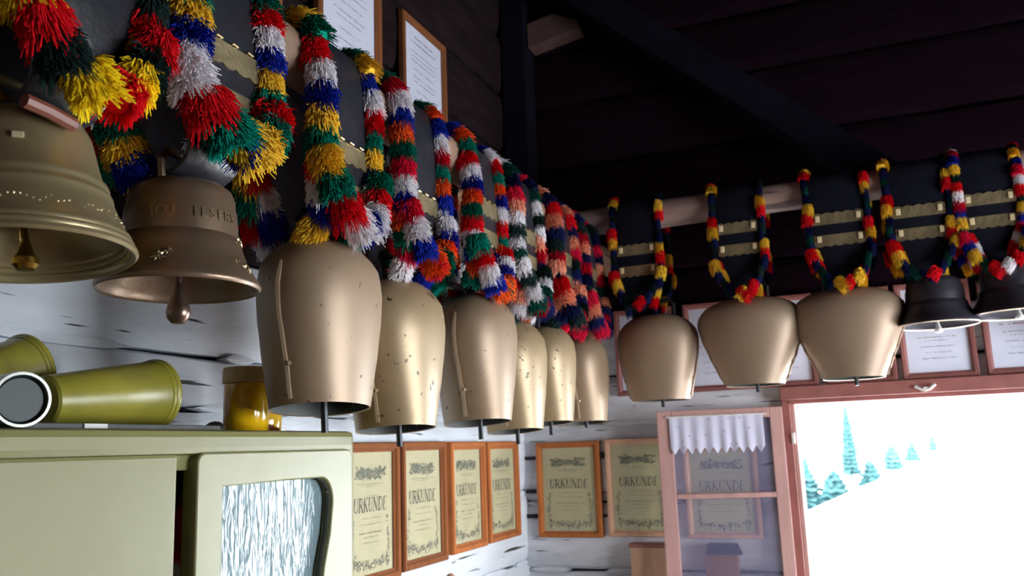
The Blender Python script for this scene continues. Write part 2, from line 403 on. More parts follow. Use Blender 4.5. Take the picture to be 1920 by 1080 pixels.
bb.tube([(-.2, -.046, .536), (-.2, -.066, .534)], .008, 8)
bb.build('latch', M['metalwhite'], win, True)

# ------------------------------------------------------------------ outside: snow slope and hazy conifers
b = MB(); n = 24; rings = []
for i in range(n+1):
    y = D+.6+i**1.5*1.5; r = []
    for k in range(n+1):
        x = -30+k*2.5; r.append((x, y, -2.6+(lambda q: q*q*(3-2*q))(min(1, max(0, (y-6)/24)))*(1.27+.42*max(-4, min(6, x)))+.12*mnoise.noise(Vector((x*.07, y*.07, 3)))))
    rings.append(r)
b.rings(rings, False); tag(b.build('ground', M['snow'], smooth=True), kind='structure')
def conifer(name, x, y, z0, h, r, label, m, dens=1.0, seed=1, bare=.1):
    rnd = random.Random(seed); root = tag(empty(name, (x, y, z0)), label, 'tree', 'conifers on the snow slope')
    t = MB(); t.tube([(0, 0, 0), (.02, 0, h*.5), (0, 0, h)], [h*.02, h*.013, h*.003], 6); t.build('trunk', M['bark'], root)
    f = MB(); n = 18; rings = []; lv = max(6, int(h*7))
    for i in range(lv+1):                        # tiers of drooping branches: a ragged stepped cone
        q = i/lv; z = h*(bare+(1-bare)*q); rr = r*(1-q)**.75*dens+.02
        for part in (1.0, .62):
            ring = []
            for k in range(n):
                a = 2*PI*k/n; jag = 1+.9*mnoise.noise(Vector((math.cos(a)*2.2, math.sin(a)*2.2, i*1.7+seed*5+part)))+(.18 if k % 2 else -.12)
                ring.append((rr*part*jag*math.cos(a), rr*part*jag*math.sin(a), z+(1-part)*h/lv*1.3-.12*rr*(1 if k % 2 else 0)*part))
            rings.append(ring)
    f.rings(rings, True, True, True)
    f.build('foliage', m, root)
    return root
for x, z, h, r, lb, mm, bare, sd in [
        (-.72, -1.45, 2.45, .30, 'tall thin turquoise conifer rising to the window head', 'tree', .12, 3),
        (-2.2, -2.3, 1.75, .72, 'broad turquoise conifer against the left jamb of the window', 'tree', .0, 5),
        (-1.28, -1.95, .95, .55, 'low turquoise conifer second from the left window jamb', 'tree', .0, 6),
        (-.16, -1.60, .85, .46, 'short bushy turquoise conifer right beside the tall thin one', 'tree', .0, 9),
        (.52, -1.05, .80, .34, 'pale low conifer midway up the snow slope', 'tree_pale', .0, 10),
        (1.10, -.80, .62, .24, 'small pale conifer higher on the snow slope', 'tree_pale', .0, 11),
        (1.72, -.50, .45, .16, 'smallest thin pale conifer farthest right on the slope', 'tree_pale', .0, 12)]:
    conifer('conifer_tree', x, 30+sd*.05, z, h, r, lb, M[mm], 1.0, sd, bare)

# ------------------------------------------------------------------ poles that carry the bells
PX, PZL, PY, PZF, PR = -.80, .63, 2.63, .706, .043
def pole(name, axis, a0, a1, c, z, m, label):
    pts = []; n = 26
    for i in range(n+1):
        a = a0+(a1-a0)*i/n; dz = .004*mnoise.noise(Vector((a*2, z, 1)))
        pts.append((c+dz, a, z+dz) if axis == 'y' else (a, c+dz, z+dz))
    b = MB(); b.tube(pts, [PR*(1+.05*mnoise.noise(Vector((i*.5, z*9, 2)))) for i in range(n+1)], 16)
    tag(b.build(name, m, smooth=True), label, 'pole')
pole('hanging_pole', 'y', YB, D, PX, PZL, M['pole'], 'round peeled log along the left wall carrying its bell collars')
pole('hanging_pole', 'x', W, XR, PY, PZF, M['pole_far'], 'pale round log along the far wall carrying its bell collars')

# ------------------------------------------------------------------ bells
def sellipse(a, b, z, n, p=2.25):
    r = []
    for k in range(n):
        th = 2*PI*k/n; c, s = math.cos(th), math.sin(th)
        r.append((b*math.copysign(abs(c)**(2/p), c), a*math.copysign(abs(s)**(2/p), s), z))
    return r
def curve(tab, t):
    for (t0, v0), (t1, v1) in zip(tab, tab[1:]):
        if t <= t1:
            q = (t-t0)/(t1-t0); q = q*q*(3-2*q)*.5+q*.5; return v0+(v1-v0)*q
    return tab[-1][1]
ROUND = [(0, .60), (.15, .70), (.35, .85), (.55, .96), (.70, 1.0), (.82, .95), (.91, .80), (.965, .58), (1, .30)]
FLARE = [(0, .55), (.15, .66), (.35, .81), (.55, .94), (.70, 1.0), (.82, .97), (.91, .84), (.965, .6), (1, .30)]
BLUNT = [(0, .72), (.15, .80), (.35, .90), (.55, .98), (.70, 1.0), (.82, .95), (.91, .80), (.965, .58), (1, .30)]
def treichel(loc, rotz, H, A, B, prof, m, label, group, rod=.036, slant=0):
    root = tag(empty('cow_bell', loc, rotz), label, 'bell', group)
    n = 48; ts = [0, .02, .06, .12, .2, .3, .4, .5, .6, .68, .76, .83, .89, .935, .965, .985, 1]
    outer = []
    for t in ts:
        k = curve(prof, t); kb = .25+.75*k
        outer.append(sellipse(A*k, B*(.62+.38*curve(ROUND, t)) * (1 if t < .7 else k/1.0*.25+.75) if t < .75 else B*k, H*t, n, 2.15))
    outer = [[(x, y, z+slant*(x-.75*y)*max(0, 1-z/(.55*H))**1.5) for x, y, z in r] for r in outer]
    inner = [[(x*.955, y*.965, z+(.0015 if i == 0 else 0)) for x, y, z in r] for i, r in enumerate(outer[:-3])]
    bb = MB(); bb.rings(list(reversed(inner))+outer, True, True, True)
    for q in range((len(inner)-1)*n): bb.mi[q] = 1
    bb.build('body', [m, M['bell_inside']], root, True, math.radians(60))
    # the overlapped riveted seam on both narrow edges
    for s in (-1, 1):
        sm = MB(); pts = []
        for i in range(14):
            t = .035+.78*i/13; k = curve(prof, t); pts.append((.012*math.sin(i*.5)*.15+B*.06, s*A*k*1.004, H*t-slant*.75*s*A*k*max(0, 1-t/.55)**1.5))
        sm.tube(pts, [.0045]*13+[.002], 6); sm.build('seam', m, root, True)
        for t in (.24,):
            rv = MB(); k = curve(prof, t); rv.tube([(B*.06+.006, s*A*k*.99, H*t), (B*.06+.010, s*(A*k+.003), H*t)], .0032, 8); rv.build('rivet', m, root, True)
    h = MB(); h.tube([(0, -.055, H-.012), (0, -.056, H+.03), (0, -.048, H+.042), (0, .048, H+.042), (0, .056, H+.03), (0, .055, H-.012)], .0065, 8)
    h.build('handle', M['iron'], root, True)
    c = MB(); c.tube([(0, 0, H*.55), (.003, .004, .02), (.004, .006, -rod)], [.004, .0052, .0058], 8)
    c.build('clapper', M['iron'], root, True)
    return root
GL, GF = 'large bells along the left wall', 'large bells along the far wall'
LB = [  # y, z of mouth, height, half width, half depth, profile, material, label
    (1.175, .0725, .270, .118, .086, BLUNT, 'bell_a', 'biggest brown-gold hammered bell, in front of the cream cupboard top'),
    (1.413, .0425, .276, .116, .085, ROUND, 'bell_b', 'brown-gold bell directly right of the biggest hammered bell'),
    (1.776, .0590, .286, .120, .087, ROUND, 'bell_a', 'brown-gold bell with brightest edge, above the third lower diploma'),
    (1.996, .0420, .270, .106, .080, ROUND, 'bell_b', 'yellowish bell hanging lowest, above the fourth lower diploma'),
    (2.240, .0640, .264, .100, .078, ROUND, 'bell_b', 'narrow speckled bell half hidden behind the lowest hanging bell'),
    (2.560, .0690, .266, .108, .080, ROUND, 'bell_a', 'last bell of the left wall, nearest the room corner')]
belltop_L = {}
for i, (y, z, H, A, B, pr, m, lb) in enumerate(LB):
    treichel((PX, y, z), 0, H, A, B, pr, M[m], lb, GL, [.036, .03, .035, .03, .03, .012][i], .075); belltop_L[i+2] = z+H
FB = [(-.577, .128, .262, .122, .088, BLUNT, 'brownish hammered bell at the left end of the far wall row'),
      (-.298, .157, .258, .150, .096, FLARE, 'hammered bell second from the corner on the far wall'),
      (-.030, .160, .256, .150, .096, FLARE, 'wide shouldered pale bell just over the window corner')]
belltop_F = {}
for i, (x, z, H, A, B, pr, lb) in enumerate(FB):
    treichel((x, PY, z), -PI/2, H, A, B, pr, M['bell_far'], lb, GF, .02); belltop_F[i] = z+H

def cast_bell(loc, rotz, prof, m, label, group, clap, bob, thick=.007, bobz=-.03, bobr=.014, rimmat=None, n=56, swing=(0, 0)):
    root = tag(empty('cast_bell', loc, rotz), label, 'bell', group)
    H = prof[-1][1]; inner = [(max(r-thick, 0), z) for r, z in prof if z < H*.9]; inner[0] = (prof[0][0]-.003, .001)
    inner = [(0, H*.9)]+list(reversed(inner))
    bb = MB(); full = inner+prof
    mis = None
    if rimmat:
        k = len(inner); mis = [1 if k-2 <= i <= k else 0 for i in range(len(full)-1)]
    bb.lathe(full, n, None, mis); bb.build('body', [m, rimmat] if rimmat else m, root, True, math.radians(50))
    h = MB(); h.tube([(0, -.036, H-.005), (0, -.038, H+.022), (0, -.03, H+.036), (0, .03, H+.036), (0, .038, H+.022), (0, .036, H-.005)], .006, 8)
    h.build('handle', M['iron'] if rimmat else m, root, True)
    c = MB(); sx, sy = swing
    c.tube([(0, 0, H*.86), (sx*.6, sy*.6, .03), (sx, sy, bobz+bobr)], .0042, 8)
    c.lathe([(0, -bobr*1.0), (bobr*.5, -bobr*.93), (bobr*.88, -bobr*.5), (bobr, 0), (bobr*.85, bobr*.6), (bobr*.45, bobr*1.6), (bobr*.3, bobr*2.4), (0, bobr*2.5)] if clap == 'drop' else
            [(0, -bobr*.62), (bobr*.7, -bobr*.6), (bobr, -bobr*.25), (bobr, bobr*.25), (bobr*.7, bobr*.62), (bobr*.45, bobr*1.4), (bobr*.25, bobr*2), (0, bobr*2)], 20, Matrix.Translation((sx, sy, bobz)))
    c.build('clapper', bob, root, True)
    return root
pb1 = [(.1110, 0), (.1140, .003), (.1130, .007), (.1100, .008), (.1108, .011), (.1098, .014), (.1075, .015), (.1080, .018), (.1065, .021), (.1035, .024), (.098, .036), (.0925, .050),
       (.0895, .058), (.0900, .0605), (.0890, .064), (.0865, .066), (.0855, .070), (.0862, .073), (.0848, .077), (.0800, .082), (.076, .097), (.0725, .114), (.069, .130), (.063, .142), (.052, .150), (.030, .154), (0, .155)]
B1 = cast_bell((PX, .632, .213), 0, pb1, M['cast'], 'big ridged brass bell cut by the left edge of the photo', 'cast bells', 'flat', M['clapper_brass'], bobz=-.013, bobr=.0125, swing=(.03, -.018)); B1.rotation_euler = (0, -.075, 0)
b = MB(); b.box(-.002, .002, -.0055, .0055, -.003, .003, .001)  # small pale cream plate on the bell's shoulder
b.build('pale_plate', M['tag'], B1, loc=(.0748*math.cos(-.72), .0748*math.sin(-.72), .107), rot=(0, -.2, -.72))
b = MB(); b.tube([(.080, -.062, .132), (.081, -.035, .130), (.080, -.004, .126)], .0075, 8)
tag(b.build('crossbar', M['copperwood'], B1, True), 'red-brown rod')
# faint raised frieze between the ridges
b = MB(); rr = random.Random(4)
for k in range(46):
    th = -1.4+k*.055; z = .036+rr.uniform(-.004, .004); r = .0985-(z-.036)*.42
    c_ = Vector((r*math.cos(th), r*math.sin(th), z)); t = Vector((-math.sin(th), math.cos(th), 0)); u = Vector((-.35*math.cos(th), -.35*math.sin(th), .93)); nn = Vector((math.cos(th), math.sin(th), .35))
    s1, s2 = rr.uniform(.0012, .003), rr.uniform(.0012, .003)
    b.add([c_-t*s1-nn*.001, c_+u*s2-nn*.001, c_+t*s1-nn*.001, c_-u*s2-nn*.001, c_+nn*.0009], [(0, 1, 4), (1, 2, 4), (2, 3, 4), (3, 0, 4)])
tag(b.build('frieze', M['cast'], B1), kind='stuff')
pb2 = [(.0985, 0), (.101, .003), (.1005, .007), (.0965, .014), (.090, .024), (.083, .037), (.0775, .051), (.074, .066), (.0715, .0675), (.0705, .085), (.069, .102), (.067, .108), (.0665, .118), (.062, .130), (.05, .138), (.03, .142), (0, .143)]
B2 = cast_bell((PX, .860, .2135), 0, pb2, M['cast_b'], 'dark bronze bell with raised flowers and a band of letters', 'cast bells', 'drop', M['clapper_bronze'], bobz=-.027, bobr=.0155)
def edelweiss(th, z, r, s):
    f = MB()
    for k in range(7):
        a = 2*PI*k/7+th; ln = s*(1 if k % 2 else .75)
        d = Vector((0, math.cos(a), math.sin(a))); sd = Vector((0, -math.sin(a), math.cos(a)))
        f.add([(0, 0, 0), d*ln*.5+sd*ln*.2, d*ln, d*ln*.5-sd*ln*.2, d*ln*.5+Vector((.0022, 0, 0))], [(0, 1, 4), (1, 2, 4), (2, 3, 4), (3, 0, 4)])
    f.lathe([(s*.22, 0), (s*.16, .0025), (0, .003)], 8, Matrix.Rotation(PI/2, 4, 'Y'))
    o = f.build('flower_relief', M['relief'], B2); o.matrix_local = Matrix.Rotation(th, 4, 'Z') @ Matrix.Translation((r, 0, z)) @ Matrix.Rotation(-.42, 4, 'Y')
for th, z, r, s in [(-1.10, .027, .0888, .011), (-.98, .034, .0848, .007), (.26, .024, .0905, .012), (.08, .031, .0865, .006), (-.02, .028, .0882, .006), (.42, .064, .0745, .010), (.28, .058, .0762, .006)]:
    edelweiss(th, z, r, s)
def text_mesh(s, size, ext=.0008, shear=0, space=1.0):
    cu = bpy.data.curves.new('lettering', 'FONT'); cu.body = s; cu.size = size; cu.extrude = ext; cu.shear = shear
    cu.align_x = 'CENTER'; cu.align_y = 'CENTER'; cu.space_character = space; cu.resolution_u = 3
    o = bpy.data.objects.new('t', cu); C.objects.link(o)
    me = bpy.data.meshes.new_from_object(o.evaluated_get(bpy.context.evaluated_depsgraph_get()))
    bpy.data.objects.remove(o); bpy.data.curves.remove(cu); return me
for th, ch in zip([-1.32, -1.17, -1.02, -.60, -.44, -.28, -.12, .04, .20], 'TOUILSERS'):
    me = text_mesh(ch, .0175, .001); me.materials.append(M['relief'])
    o = link('letter', me, B2)
    o.matrix_local = Matrix.Rotation(th, 4, 'Z') @ Matrix.Translation((.0706, 0, .088)) @ Matrix.Rotation(-.1, 4, 'Y') @ Matrix(((0, 0, 1, 0), (1, 0, 0, 0), (0, 1, 0, 0), (0, 0, 0, 1)))
def pscale(p, k, kz): return [(r*k, z*kz) for r, z in p]
cast_bell((.197, PY, .289), 0, pscale(pb2, 1.06, .95), M['cast_dark'], 'dark cast bell with pale rim over the window middle', 'cast bells', 'flat', M['metalwhite'], bobz=-.012, bobr=.011, rimmat=M['rim'])
cast_bell((.392, PY, .302), 0, pscale(pb2, 1.2, 1.0), M['cast_dark'], 'dark cast bell with pale rim cut by the right photo edge', 'cast bells', 'flat', M['metalwhite'], bobz=-.008, bobr=.011, rimmat=M['rim'], swing=(.0, -.01))

# ------------------------------------------------------------------ wool tufts (shared meshes: colour x variant)
def tuft_mesh(col, seed, strands=620, drape=1.0):
    rnd = random.Random(seed*31+hash(col) % 7 if False else seed*31+len(col)); V = []; F = []
    b = MB()
    R, L = .030, .036
    for i in range(strands):
        th = rnd.uniform(0, 2*PI); z0 = -L*rnd.random()*.95
        out = R*rnd.uniform(.74, 1.0)*(1.15 if rnd.random() < .08 else 1); dr = L*rnd.uniform(.05, .62)*drape
        dirv = Vector((math.cos(th), math.sin(th), 0)); side = Vector((-math.sin(th), math.cos(th), 0))
        sw = rnd.uniform(-.28, .28)*R
        p0 = dirv*R*.18+Vector((0, 0, z0+.004)); p1 = dirv*out*.72+side*sw*.4+Vector((0, 0, z0-dr*.12+rnd.uniform(0, .003))); p2 = dirv*out+side*sw+Vector((0, 0, z0-dr))
        wd = rnd.uniform(.0007, .0012)
        vs = []
        for p, k in ((p0, .8), (p1, 1.15), (p2, .75)):
            for a in range(3):
                q = 2*PI*a/3+th
                vs.append(p+side*math.cos(q)*wd*k+Vector((dirv.x*.5, dirv.y*.5, .8))*math.sin(q)*wd*k)
        b.add(vs, [(0, 1, 4, 3), (1, 2, 5, 4), (2, 0, 3, 5), (3, 4, 7, 6), (4, 5, 8, 7), (5, 3, 6, 8), (6, 7, 8)])
    b.lathe([(0, .001), (R*.5, 0), (R*.5, -L), (0, -L)], 8)
    me = bpy.data.meshes.new('tuft'); me.from_pydata(b.v, [], b.f); me.materials.append(M['wool_'+col]); me.update(); return me
TUFT = {c: [tuft_mesh(c, s, 620, d) for s, d in ((1, .9), (2, 1.1), (3, .7))] for c in WOOL}

def collar(loc, rotz, zt, zb, wd, seq, label, group, plates, r=.027, L=.036, leather='leather', seed=1, garland=True, back=True, phase=(0, 2, 1), far=False, gd=.33, cut=None, sag=.095):
    """a closed leather belt hung over the pole, local x = away from the wall, local y = along the pole; z relative to loc"""
    rnd = random.Random(seed)
    root = tag(empty('bell_collar', (loc[0], loc[1], zb), rotz), label, 'bell collar', group)
    R = .050; pz = zt-zb-R                      # zt = belt top, zb = belt bottom
    H = zt-zb; pts = []
    for k in range(0, 7): a = PI/2*(1-k/6); pts.append((R*math.cos(a), pz+R*math.sin(a)))
    z1 = .045
    for k in range(1, 12):
        q = k/12; pts.append((R+.009*math.sin(PI*q), pz+(z1-pz)*q))
    for k in range(0, 8): a = -PI/2*k/7; pts.append((R*math.cos(a), z1+z1*math.sin(a)))
    front = pts; backp = [(-x, z) for x, z in reversed(front)][1:-1]
    loop = front+backp
    def width(z): 
        q = min(1, max(0, (z-.0)/.13)); return wd*(.55+.45*q*q*(3-2*q))
    rings = []; n = len(loop); th = .0035
    for i, (x, z) in enumerate(loop):
        a, c = loop[i-1], loop[(i+1) % n]; t = Vector((c[0]-a[0], c[1]-a[1])).normalized(); nx, nz = -t.y, t.x
        if nx*x+nz*(z-H/2) < 0: nx, nz = -nx, -nz
        hw = width(z)/2
        rings.append([(x+nx*th*s2, hw*s1, z+nz*th*s2) for s1, s2 in ((-1, -1), (-1, .6), (-.94, 1), (.94, 1), (1, .6), (1, -1))])
    rings.append(rings[0]); b = MB(); b.rings(rings, True)
    b.build('strap', M[leather], root, True, math.radians(50))
    # brass plates with a scalloped edge and bright staples
    def dfront(z): 
        q = (pz-z)/(pz-z1); return R+.009*math.sin(PI*min(1, max(0, q)))
    for pi_, (zp, up_) in enumerate(plates):
        zp = zp-zb; hw = width(zp)/2-.012; nn = 30; lo = []; hi = []
        for k in range(nn+1):
            y = -hw+2*hw*k/nn; sc_ = .004*abs(math.sin(PI*k*5/nn))
            lo.append((y, zp-.015-(0 if up_ else sc_))); hi.append((y, zp+.015+(sc_ if up_ else 0)))
        d0 = dfront(zp)+.0036; vs = []; m = nn+1
        for d in (d0-.001, d0+.0028): vs += [(d, y, z) for y, z in lo]+[(d, y, z) for y, z in hi]
        fs = []
        for k in range(nn):
            fs += [(k, k+1, m+k+1, m+k), (2*m+k, 3*m+k, 3*m+k+1, 2*m+k+1), (k, 2*m+k, 2*m+k+1, k+1), (m+k, m+k+1, 3*m+k+1, 3*m+k)]
        fs += [(0, m, 3*m, 2*m), (nn, 2*m+nn, 3*m+nn, m+nn)]
        pb = MB(); pb.add(vs, fs); po = pb.build('brass_plate', M['brass_plate'], root)
        ys = (-.8, .8) if far else ((-.35, .1, .55) if pi_ == 0 else (.25,))
        for yy in ys:
            st = MB()
            if far:
                st.box(d0-.001, d0+.006, yy*hw-.006, yy*hw+.006, zp-.006, zp+.012, .002); st.build('staple', M['horn'], po); continue
            s_ = .0065 if far else .0045; zc = zp+(0 if far else (.017 if pi_ == 0 else -.02))
            st.tube([(d0-.002, yy*hw-s_, zc), (d0+.006, yy*hw-s_, zc), (d0+.006, yy*hw+s_, zc-.001), (d0-.002, yy*hw+s_, zc)], .0017 if not far else .003, 6)
            st.build('staple', M['staple'], po, True)
    # wool edging
    def place(p, t, col, rr, ll):
        t = Vector(t).normalized(); zax = -t; xax = zax.orthogonal().normalized(); yax = zax.cross(xax)
        m = Matrix((xax, yax, zax)).transposed().to_4x4(); m = m @ Matrix.Rotation(rnd.uniform(0, 2*PI), 4, 'Z')
        m = m @ Matrix.Diagonal((rr/.030, rr/.030, ll/.036, 1)); m.translation = Vector(p)
        me = TUFT[col][rnd.randrange(3)]
        link('tuft', me, root, mtx=m)
    def run(path, ph, rr, ll, droop=.25, cols=seq):
        P = [Vector(p) for p in path]; acc = 0; nextd = 0; i = ph
        tot = sum((P[k+1]-P[k]).length for k in range(len(P)-1))
        for k in range(len(P)-1):
            seg = P[k+1]-P[k]; ln = seg.length
            while nextd <= acc+ln:
                p = P[k]+seg*((nextd-acc)/ln)
                t = seg.normalized()+Vector((0, 0, -droop))
                col = cols[i % len(cols)]
                k_ = .62 if (far and col in ('navy', 'dark', 'bottle')) else 1
                place(p+Vector((rnd.uniform(-.002, .002), rnd.uniform(-.003, .003), 0)), t, col, rr*k_*rnd.uniform(.93, 1.08), ll*1.08)
                i += 1; nextd += ll*rnd.uniform(.9, 1.06)
            acc += ln
    for s in (-1, 1):
        for f in ((1, -1) if back else (1,)):
            path = []
            for x, z in front[0 if f == 1 else 1:-3]:
                wz = width(z)/2*s
                if cut and f == 1 and H-z > cut: break
                path.append((f*(x+.004) if z < pz else f*x, wz, z+(.006 if z > pz else 0)))
            run(path, phase[0] if s < 0 else phase[1], r*(.93 if s < 0 else .80)*(1 if f == 1 else .92), L, cols=seq if s < 0 else seq[::-1])
    if garland:
        for f in ((1, -1) if back else (1,)):
            path = []
            for k in range(21):
                q = -1+k/10; hw = wd/2+.004; zz = H-gd+sag-sag*(1-abs(q)**2.4)
                path.append((f*(R+.020+.020*(1-q*q)), q*hw, zz))
            path = path[:11] if False else path
            left = path[:11]; right = list(reversed(path[10:]))
            run(left, phase[2], r*1.0, max(L, r)*1.1, .7); run(right[:-1], phase[2]+1, r*.92, max(L, r*.95), .7)
    return root
G1, G2 = 'bell collars along the left wall', 'bell collars along the far wall'
zt = PZL+.052
ye = ['lemon', 'red', 'dark']; five = ['blue', 'white', 'red', 'teal', 'yellow']; four = ['teal', 'crimson', 'white', 'blue', 'orange']
collar((PX, .645), 0, zt, .372, .165, ['lemon', 'red', 'dark'], 'bell collar fringed in yellow, red and dark green, over the big ridged brass bell', G1, [(.545, 0)], r=.030, L=.034, seed=11, phase=(2, 1, 0), gd=.285, cut=.215)
collar((PX, .868), 0, zt, .360, .160, five, 'bell collar with blue, white, red, teal, yellow tufts over the bronze flower bell', G1, [(.525, 0), (.465, 0)], r=.035, L=.031, seed=12, phase=(4, 4, 1), gd=.272, cut=.205, sag=.07)
collar((PX, 1.155), 0, zt, .3475, .150, ['yellow', 'teal', 'red', 'white', 'blue'], 'collar with yellow, green, red, white, blue tufts over the biggest hammered bell', G1, [(.480, 0), (.418, 0)], r=.029, L=.036, seed=13, phase=(0, 3, 0), gd=.315)
collar((PX, 1.415), 0, zt, .3235, .150, four, 'collar with teal, crimson, white, blue and orange tufts, second hammered bell', G1, [(.462, 0), (.402, 0)], r=.026, L=.032, seed=14, phase=(0, 4, 1))
collar((PX, 1.715), 0, zt, .350, .148, ['orange', 'teal', 'red', 'white', 'blue'], 'collar with orange, green, red, white, blue tufts, third hammered bell', G1, [(.525, 0), (.462, 0)], r=.026, L=.029, seed=15, phase=(4, 0, 1))
collar((PX, 1.965), 0, zt, .317, .145, ['white', 'bottle', 'navy', 'crimson', 'peach', 'white', 'dark'], 'collar with white, dark green and crimson tufts above the lowest hanging bell', G1, [(.515, 0), (.455, 0)], r=.026, L=.031, seed=16, phase=(0, 3, 5))
collar((PX, 2.255), 0, zt, .333, .145, ['peach', 'navy', 'red', 'peach', 'navy', 'dark', 'crimson'], 'collar with red, peach and navy tufts above the narrow speckled bell', G1, [(.515, 0), (.455, 0)], r=.027, L=.032, seed=17, phase=(0, 2, 2))
collar((PX, 2.500), 0, zt, .340, .140, ['crimson', 'navy', 'dark', 'crimson', 'peach', 'navy'], 'dim collar with crimson and navy tufts nearest the room corner', G1, [(.515, 0), (.455, 0)], r=.026, L=.032, seed=18, phase=(0, 2, 3))
zf = PZF+.052; fseq = ['red', 'yellow', 'navy', 'dark', 'navy']
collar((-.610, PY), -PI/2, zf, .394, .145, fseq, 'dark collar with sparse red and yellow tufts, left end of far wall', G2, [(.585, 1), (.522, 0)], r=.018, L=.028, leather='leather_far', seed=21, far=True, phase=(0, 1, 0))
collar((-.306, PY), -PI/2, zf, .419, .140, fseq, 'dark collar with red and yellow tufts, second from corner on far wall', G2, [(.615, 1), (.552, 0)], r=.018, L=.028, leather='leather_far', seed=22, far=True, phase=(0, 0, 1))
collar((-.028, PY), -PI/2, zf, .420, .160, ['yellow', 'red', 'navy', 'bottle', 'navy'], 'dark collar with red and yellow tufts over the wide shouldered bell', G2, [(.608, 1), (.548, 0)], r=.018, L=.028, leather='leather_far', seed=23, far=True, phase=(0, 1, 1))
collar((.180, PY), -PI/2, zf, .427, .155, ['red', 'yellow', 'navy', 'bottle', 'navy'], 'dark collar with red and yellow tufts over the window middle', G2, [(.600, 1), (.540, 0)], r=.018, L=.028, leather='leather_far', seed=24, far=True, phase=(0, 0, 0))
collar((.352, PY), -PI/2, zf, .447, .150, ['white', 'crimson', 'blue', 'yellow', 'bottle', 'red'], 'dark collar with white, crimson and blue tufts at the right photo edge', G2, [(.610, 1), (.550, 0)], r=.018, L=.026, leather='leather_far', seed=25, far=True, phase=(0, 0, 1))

# ------------------------------------------------------------------ framed diplomas
def roman_word(word, size, m):
    """thin roman capitals with serifs, built from strokes"""
    b = MB(); th, tn = .13, .045
    arc = lambda cx, cz, rx, rz, a0, a1, n=8: [(cx+rx*math.cos(a0+(a1-a0)*k/n), cz+rz*math.sin(a0+(a1-a0)*k/n)) for k in range(n+1)]
    G = {'U': (.74, [([(.14, 1), (.14, .36)], th), (arc(.37, .32, .23, .30, PI, 2*PI), tn*1.6), ([(.60, 1), (.60, .36)], tn)], [(.14, 1), (.60, 1)]),
         'R': (.74, [([(.16, 0), (.16, 1)], th), ([(.16, .98)]+arc(.36, .745, .21, .235, PI/2, -PI/2)+[(.16, .51)], tn*1.7), ([(.36, .50), (.66, 0)], th)], [(.16, 0), (.16, 1), (.68, 0)]),
         'K': (.76, [([(.16, 0), (.16, 1)], th), ([(.18, .45), (.58, 1)], tn), ([(.30, .60), (.66, 0)], th)], [(.16, 0), (.16, 1), (.58, 1), (.68, 0)]),
         'N': (.82, [([(.14, 0), (.14, 1)], tn), ([(.14, 1), (.66, 0)], th), ([(.66, 0), (.66, 1)], tn)], [(.14, 0), (.14, 1), (.66, 1)]),
         'D': (.80, [([(.16, 0), (.16, 1)], th), ([(.16, .98)]+arc(.32, .5, .36, .48, PI/2, -PI/2, 10)+[(.16, .02)], tn*1.8)], [(.16, 0), (.16, 1)]),
         'E': (.66, [([(.16, 0), (.16, 1)], th), ([(.16, .98), (.56, .98)], tn), ([(.16, .52), (.46, .52)], tn), ([(.16, .02), (.58, .02)], tn), ([(.56, .98), (.56, .86)], tn), ([(.58, .02), (.58, .16)], tn)], [(.16, 0), (.16, 1)])}
    tot = sum(G[c][0] for c in word); x = -tot/2
    def stroke(pts, w_):
        P = [Vector(p) for p in pts]; vs = []
        for k, p in enumerate(P):
            t = (P[min(k+1, len(P)-1)]-P[max(k-1, 0)]).normalized(); nv = Vector((-t.y, t.x))*w_/2
            for q in (p+nv, p-nv): vs.append(((q.x+x)*size+.12*(q.y-.5)*size, (q.y-.5)*size*1.0, 0))
        b.add(vs, [(2*k, 2*k+1, 2*k+3, 2*k+2) for k in range(len(P)-1)])
    for c in word:
        wd, st, se = G[c]
        for p, w_ in st: stroke(p, w_)
        for sx, sz in se: stroke([(sx-.13, sz), (sx+.13, sz)], tn)
        x += wd
    return b.mesh('lettering', m)
URK = roman_word('URKUNDE', .0265, M['ink_dark'])
